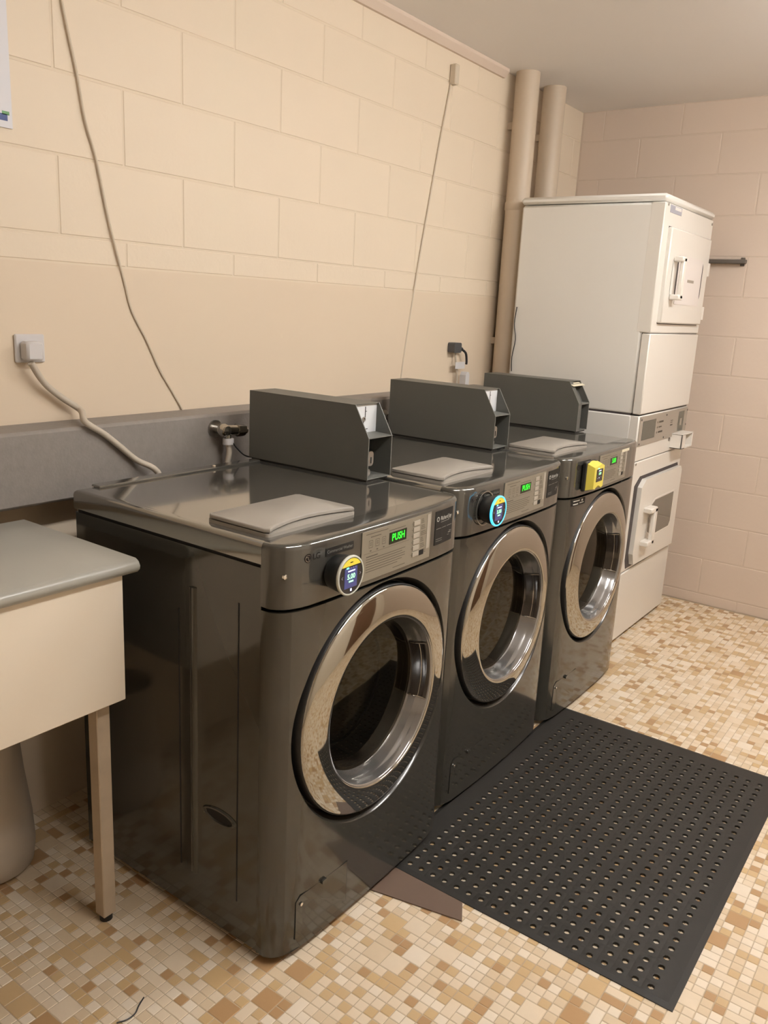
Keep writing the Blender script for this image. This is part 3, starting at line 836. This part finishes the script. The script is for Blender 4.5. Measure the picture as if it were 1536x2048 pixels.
MB().box(.0047, .0052, .572, .600, .962, .996).build('label_mark', M_DPANEL, cp)
for y_, z_ in ((.024, 1.030), (.36, 1.028), (.672, 1.030), (.672, .960), (.35, .925), (.024, .925)):
    MB().cyl((.003, y_, z_), (.0055, y_, z_), .0045, 10).build('screw', M_DGAP, cp, 40)
# coin cup
cc = MB()
cc.box(0, .055, .478, .484, .860, .930, .001).box(0, .055, .64, .646, .860, .930, .001).box(0, .055, .478, .646, .860, .865, .001).box(0, .055, .478, .646, .926, .931, .001)
cc.box(.049, .055, .478, .530, .860, .930, .001)
cc.build('coin_cup', M_DHAND, dr)
MB().lathe_x([(.009, -.002), (.009, .004), (.005, .006), (.0002, .006)], .452, .905, 16).build('lock', M_STEEL, dr, 50)
# lower front, door, bottom panel
MB().box(-.036, 0, 0, DW, .339, .844, .004).build('lower_front', M_DRYERF, dr, 40)
MB().box(-.036, .003, 0, DW, .018, .337, .004).build('bottom_panel', M_DRYERF, dr, 40)
MB().box(-.040, -.004, .010, DW-.010, .03, .96).build('seam', M_DGAP, dr)
hexo = [(.058, .352), (.630, .352), (.652, .50), (.640, .764), (.120, .764), (.066, .735)]
MB().prism([(.042, .395), (.060, .352), (.660, .352), (.660, .742), (.640, .772), (.105, .772), (.046, .735)], 0, -.002, .0015).build('door_gap', M_DGAP, dr)
ld = MB().prism([(.076, .420), (.100, .366), (.655, .356), (.658, .735), (.640, .757), (.135, .757), (.088, .725)], 0, .0, .022).build('lower_door', M_DRYERF, dr)
win = [(.232, .500), (.290, .470), (.545, .470), (.565, .492), (.565, .640), (.300, .640), (.232, .612)]
cyw, czw = .40, .555
MB().prism([((y-cyw)*1.06+cyw, (z-czw)*1.09+czw) for y, z in win], 0, .0215, .0232).build('window_frame', M_DHAND, ld)
MB().prism(win, 0, .0225, .0240).build('door_window', M_DWIN, ld)
def d_handle2(parent, y0, z0, z1):
    b = MB()
    b.box(.020, .060, y0, y0+.085, z1-.024, z1, .004)
    b.box(.020, .060, y0, y0+.085, z0, z0+.024, .004)
    b.box(.040, .060, y0+.052, y0+.085, z0+.004, z1-.004, .004)
    b.build('handle', M_DHAND, parent, 40)
d_handle2(ld, .150, .445, .625)
for z0_ in (.660, .420):
    MB().box(-.004, .012, .668, .692, z0_, z0_+.055, .002).build('hinge', M_DHAND, dr)
MB().box(-DD+.03, -.02, .02, DW-.02, 0, .02).build('plinth', M_DGAP, dr)
# black wire down the dryer flank
tag(MB().tube([(-.700, DY-.006, 1.475), (-.706, DY-.006, 1.40), (-.694, DY-.006, 1.33), (-.704, DY-.006, 1.25), (-.700, DY-.006, 1.185)], .0022, 6).build('wire', M_BLACKC, None, 60),
    'thin black wire hanging down the rear flank of the stacked dryer', 'wire')

# =================================================================== pipes
for y_, lab in ((2.447, 'left of two beige painted vertical pipes in the far corner'), (2.724, 'right of two beige painted vertical pipes in the far corner')):
    e = empty('drain_pipe', (-.795, y_, 0), lab, 'pipe', 'painted pipes in the corner')
    MB().cyl((0, 0, 0), (0, 0, HC), .0535, 32).build('pipe', M_PIPE, e, 40)
    MB().lathe_z([(.0535, 1.90), (.0570, 1.905), (.0570, 1.935), (.0535, 1.94)], 0, 0, 32).build('collar', M_PIPE, e, 40)
    bk = MB().box(-.077, -.03, -.012, .012, 1.30, 1.33).box(-.077, -.03, -.012, .012, 2.25, 2.28).build('bracket', M_PIPE, e)

# =================================================================== bench
bn = empty('workbench', (-.60, -.55, 0), 'bench with a grey laminate top and cream apron, left of the nearest washer', 'bench')
def rel(p): return (p[0]+.60, p[1]+.55, p[2])
by0, by1 = -1.15, -.066
prof = [(LX+.006, .866), (-.318, .866), (-.304, .868), (-.296, .876), (-.295, .884), (-.300, .893), (-.310, .898), (LX+.006, .900)]
MB().prism([(x+.60, z) for x, z in prof], 1, by0+.55, by1+.55).build('benchtop', M_BTOP, bn, 50)
MB().box(-.345+.60, -.318+.60, by0+.03+.55, -.094+.55, .573, .866, .002).build('apron', M_CREAM, bn)
MB().box(-.735+.60, -.346+.60, -.112+.55, -.094+.55, .573, .866, .001).build('end_board', M_CREAM, bn)
for lx, ly in ((-.366, -.132), (-.70, -.44), (-.366, -1.09), (-.70, -1.09)):
    lgm = MB().box(lx-.017+.60, lx+.017+.60, ly-.017+.55, ly+.017+.55, .016, .870, .002).build('leg', M_LEGM, bn)
    MB().cyl((lx+.60, ly+.55, 0), (lx+.60, ly+.55, .018), .015, 14).build('foot', M_DARK, lgm, 40)
# off-white pail beneath
pz = [(.0005, .004), (.092, .0), (.106, .012), (.112, .06), (.108, .14), (.094, .26), (.086, .36), (.089, .365), (.083, .365), (.091, .26), (.105, .13), (.10, .03), (.0005, .012)]
pe = MB().lathe_z(pz, 0, 0, 40).build('floor_pail', mat('dull_offwhite_plastic', (.50, .44, .37), .5), None, 60)
pe.location = (-.752, -.205, 0)
tag(pe, 'rounded off-white pail on the floor under the grey topped bench', 'pail')
tag(MB().tube([(-.107, -.225, .0016), (-.098, -.245, .0016), (-.088, -.262, .0016), (-.088, -.282, .0016), (-.098, -.300, .0016)], .0016, 6).build('wire', M_BLACKC, None, 60), 'short dark curl of wire on the mosaic floor, bottom left of the photo', 'wire')

# =================================================================== mat
MX0, MX1, MY0, MY1, MT = .006, .797, .462, 1.628, .0065
mt = MB()
hx0, hx1, hy0, hy1 = .0663, .7561, .477, 1.568
cw, ch_ = .0363, .0363
ncx = round((hx1-hx0)/cw); ncy = int((hy1-hy0)/ch_)
hx1 = hx0+ncx*cw; hy1 = hy0+ncy*ch_
outer = [(MX0, MY0), (MX1, MY0), (MX1, MY1), (MX0, MY1)]
o2 = [(MX0+.014, MY0+.014), (MX1-.014, MY0+.014), (MX1-.014, MY1-.014), (MX0+.014, MY1-.014)]
inn = [(hx0, hy0), (hx1, hy0), (hx1, hy1), (hx0, hy1)]
vs = [(x, y, 0) for x, y in outer]+[(x, y, .0025) for x, y in outer]+[(x, y, MT) for x, y in o2]+[(x, y, MT) for x, y in inn]
fs = []
for k in range(3):
    for i in range(4): fs.append((4*k+i, 4*k+(i+1) % 4, 4*k+4+(i+1) % 4, 4*k+4+i))
mt.add(vs, fs)
NH = 8; hr = .0082
for i in range(ncx):
    off = 0
    xa, xb = hx0+i*cw, hx0+(i+1)*cw; xc = (xa+xb)/2
    segs = []; yv = hy0
    if off: segs.append((hy0, hy0+off, False))
    yv = hy0+off
    while yv+ch_ <= hy1+1e-6: segs.append((yv, yv+ch_, True)); yv += ch_
    if hy1-yv > 1e-4: segs.append((yv, hy1, False))
    for (ya_, yb2, hole) in segs:
        if not hole:
            mt.add([(xa, ya_, MT), (xb, ya_, MT), (xb, yb2, MT), (xa, yb2, MT)], [(0, 1, 2, 3)]); continue
        yc_ = (ya_+yb2)/2
        box = [(xb, yc_), (xb, yb2), (xc, yb2), (xa, yb2), (xa, yc_), (xa, ya_), (xc, ya_), (xb, ya_)]
        ringt = [(xc+hr*1.18*math.cos(2*PI*k/NH), yc_+hr*1.18*math.sin(2*PI*k/NH), MT+.0006) for k in range(NH)]
        ringi = [(xc+hr*math.cos(2*PI*k/NH), yc_+hr*math.sin(2*PI*k/NH), MT+.0003) for k in range(NH)]
        ringb = [(x, y, .0003) for x, y, z in ringi]
        vv = [(x, y, MT) for x, y in box]+ringt+ringi+ringb
        ff = []
        for L_ in range(3):
            for k in range(8): ff.append((8*L_+k, 8*L_+(k+1) % 8, 8*L_+8+(k+1) % 8, 8*L_+8+k))
        mt.add(vv, ff)
mo = mt.build('floor_mat', M_MAT, None, None, fix=True)
tag(mo, 'black perforated rubber mat on the mosaic floor before the washers', 'mat')
b = MB().prism([(.0, .335), (.302, .403), (.270, .459), (.0, .459)], 2, .0003, .0035)
tag(b.build('vinyl_strip', M_BROWN), 'brown vinyl strip on the floor at the near edge of the black mat', 'floor strip')

# =================================================================== cables, outlets, taps on the wall
def wallcable(name, pts, r, m_, lab, cat='cable'):
    return tag(MB().tube(pts, r, 8, 5).build(name, m_, None, 60), lab, cat)
xw = XW+.006
wallcable('cable', [(xw, .14, HC-.03), (xw, .165, 2.25), (xw, .179, 2.124), (xw, .213, 1.973), (xw, .232, 1.87), (xw, .262, 1.778), (xw, .295, 1.63), (xw, .338, 1.482), (xw, .362, 1.40), (xw, .41, 1.32), (xw, .455, 1.235), (xw, .50, 1.17), (xw, .538, 1.114)], .0034, M_CORD, 'slack painted cable running down the left wall onto the grey ledge')
wallcable('cable', [(xw-.002, 1.943, 2.40), (xw-.002, 1.926, 2.304), (xw-.002, 1.875, 2.09), (xw-.002, 1.829, 1.875), (xw-.002, 1.765, 1.57), (xw-.002, 1.711, 1.277), (xw-.002, 1.69, 1.12)], .0034, M_CORD, 'thin painted cable running down the wall above the middle coin box')
cl = MB().box(XW, XW+.03, 1.925, 1.955, 2.325, 2.40, .004).build('cable_clip', M_CORD)
tag(cl, 'small painted cable clip high on the left wall', 'clip')
# outlet at left with plug and hose-like cord
ot = empty('wall_outlet', (XW, .02, 1.30), 'white wall outlet with plug, left of the hanging cable', 'outlet')
MB().box(.003, .012, -.012, .068, -.034, .036, .003).build('outlet_plate', M_WHITE, ot)
MB().box(.012, .048, -.002, .044, -.028, .020, .006).build('plug', M_WHITE, ot, 40)
wallcable('hose', [(XW+.04, .030, 1.268), (XW+.03, .07, 1.215), (XW+.025, .12, 1.175), (XW+.04, .165, 1.140), (LX+.004, .115, 1.125), (LX+.010, .165, 1.09), (LX+.012, .212, 1.052), (LX+.015, .262, 1.010), (LX+.04, .312, .975), (LX+.05, .33, .90)], .0085, M_CORDW, 'pale grey hose crossing the ledge behind the nearest washer', 'hose')
# power plug, tag and adapter behind the middle coin box
pp = empty('power_plug', (XW, 2.075, 1.285), 'dark grey power plug in the wall above the middle coin box', 'plug')
MB().prism(rrect(-.030, .030, -.022, .022, .009), 0, .004, .040).build('plug_body', M_PLUG, pp, 40)
MB().cyl((.022, .028, -.003), (.030, .052, -.008), .013, 12, .008).build('strain_relief', M_BLACKC, pp, 40)
MB().tube([(.030, .050, -.008), (.034, .080, -.025), (.034, .092, -.060), (.032, .094, -.075)], .0055, 8).build('cord', M_BLACKC, pp, 60)
MB().tube([(.020, .012, -.020), (.022, .018, -.06), (.022, .035, -.12), (.022, .040, -.18)], .0045, 8).build('second_cord', M_CORDW, pp, 60)
wt = MB().prism([(2.125, 1.10), (2.158, 1.10), (2.158, 1.165), (2.150, 1.178), (2.134, 1.178), (2.125, 1.165)], 0, -.842, -.812).build('inline_adapter', M_WHITE)
tag(wt, 'white in-line adapter on the cord above the middle coin box', 'adapter')
wt = MB().box(-.838, -.836, 2.070, 2.150, 1.192, 1.222).build('cord_tag', M_WHITE)
tag(wt, 'white paper tag around the plug cord above the middle coin box', 'tag')
# taps
def tap(loc, lab):
    e = empty('water_tap', loc, lab, 'tap', 'water taps on the grey ledge')
    MB().cyl((-.012, 0, 0), (-.004, 0, 0), .026, 24).cyl((-.004, 0, 0), (.03, 0, 0), .012, 14).build('flange', M_STEEL, e, 40)
    MB().lathe_x([(.0005, -.02), (.012, -.018), (.019, -.006), (.020, .006), (.014, .018), (.0005, .022)], 0, .0, 20, cx=.030).cyl((.030, 0, 0), (.030, .055, -.004), .0155, 18).build('valve_body', M_CHROME, e, 40)
    MB().cyl((.030, .050, -.004), (.030, .082, -.006), .020, 6, .018).cyl((.030, .082, -.006), (.030, .090, -.007), .012, 12).build('hex_handle', M_CHROME, e)
    MB().cyl((.030, .018, -.012), (.030, .018, -.028), .010, 14).build('outlet_neck', M_CHROME, e, 40)
    MB().cyl((.030, .018, -.026), (.030, .018, -.044), .0165, 18).build('hose_nut', M_WHITE, e, 40)
    MB().tube([(.030, .018, -.044), (.032, .020, -.070), (.030, .012, -.11), (.026, .004, -.16)], .0085, 10).build('hose', M_CORDW, e, 60)
    return e
t1 = tap((LX+.010, .558, 1.068), 'chrome water tap on the grey ledge, left of the nearest coin box')
t2 = copy_tree(t1); t2.location = (LX+.010, 1.415, 1.040); t2['label'] = 'chrome water tap on the grey ledge, between the two nearest coin boxes'
wallcable('cord', [(LX+.064, .575, 1.03), (LX+.063, .585, 1.018), (LX+.062, .62, .990), (LX+.06, .66, .978), (LX+.06, .72, .972)], .0022, M_BLACKC, 'thin black cord drooping below the nearest tap', 'cord')
# notice at top left
nt_ = empty('notice', (XW+.001, -.10, 1.95), 'white printed notice sheet on the wall, left edge of the photo', 'notice')
MB().box(.0, .003, -.20, .137, -.140, .33).build('sheet', M_POSTER, nt_)
b = MB(); b.box(.003, .0034, .08, .125, -.125, -.110).box(.003, .0034, -.15, .06, -.125, -.112); b.build('blue_print', M_BLUE, nt_)
MB().box(.003, .0034, .112, .130, -.112, -.104).build('green_print', M_GREENP, nt_)
b = MB()
for z_ in (.02, .06, .10, .15, .19, .23): b.box(.003, .0033, -.16, .105, z_, z_+.010)
b.build('grey_print', M_SMALL, nt_)
# bracket on back wall beside dryer
br = empty('wall_bracket', (-.10, YB, 1.742), 'short dark metal bracket on the back wall, right of the stacked dryer', 'bracket')
MB().box(-.08, .150, -.030, -.006, -.010, .010, .003).build('bar', M_BRK, br)
MB().box(-.05, -.03, -.008, 0, -.02, .02, .002).box(.12, .14, -.008, 0, -.02, .02, .002).build('mounting_pad', M_BRK, br)
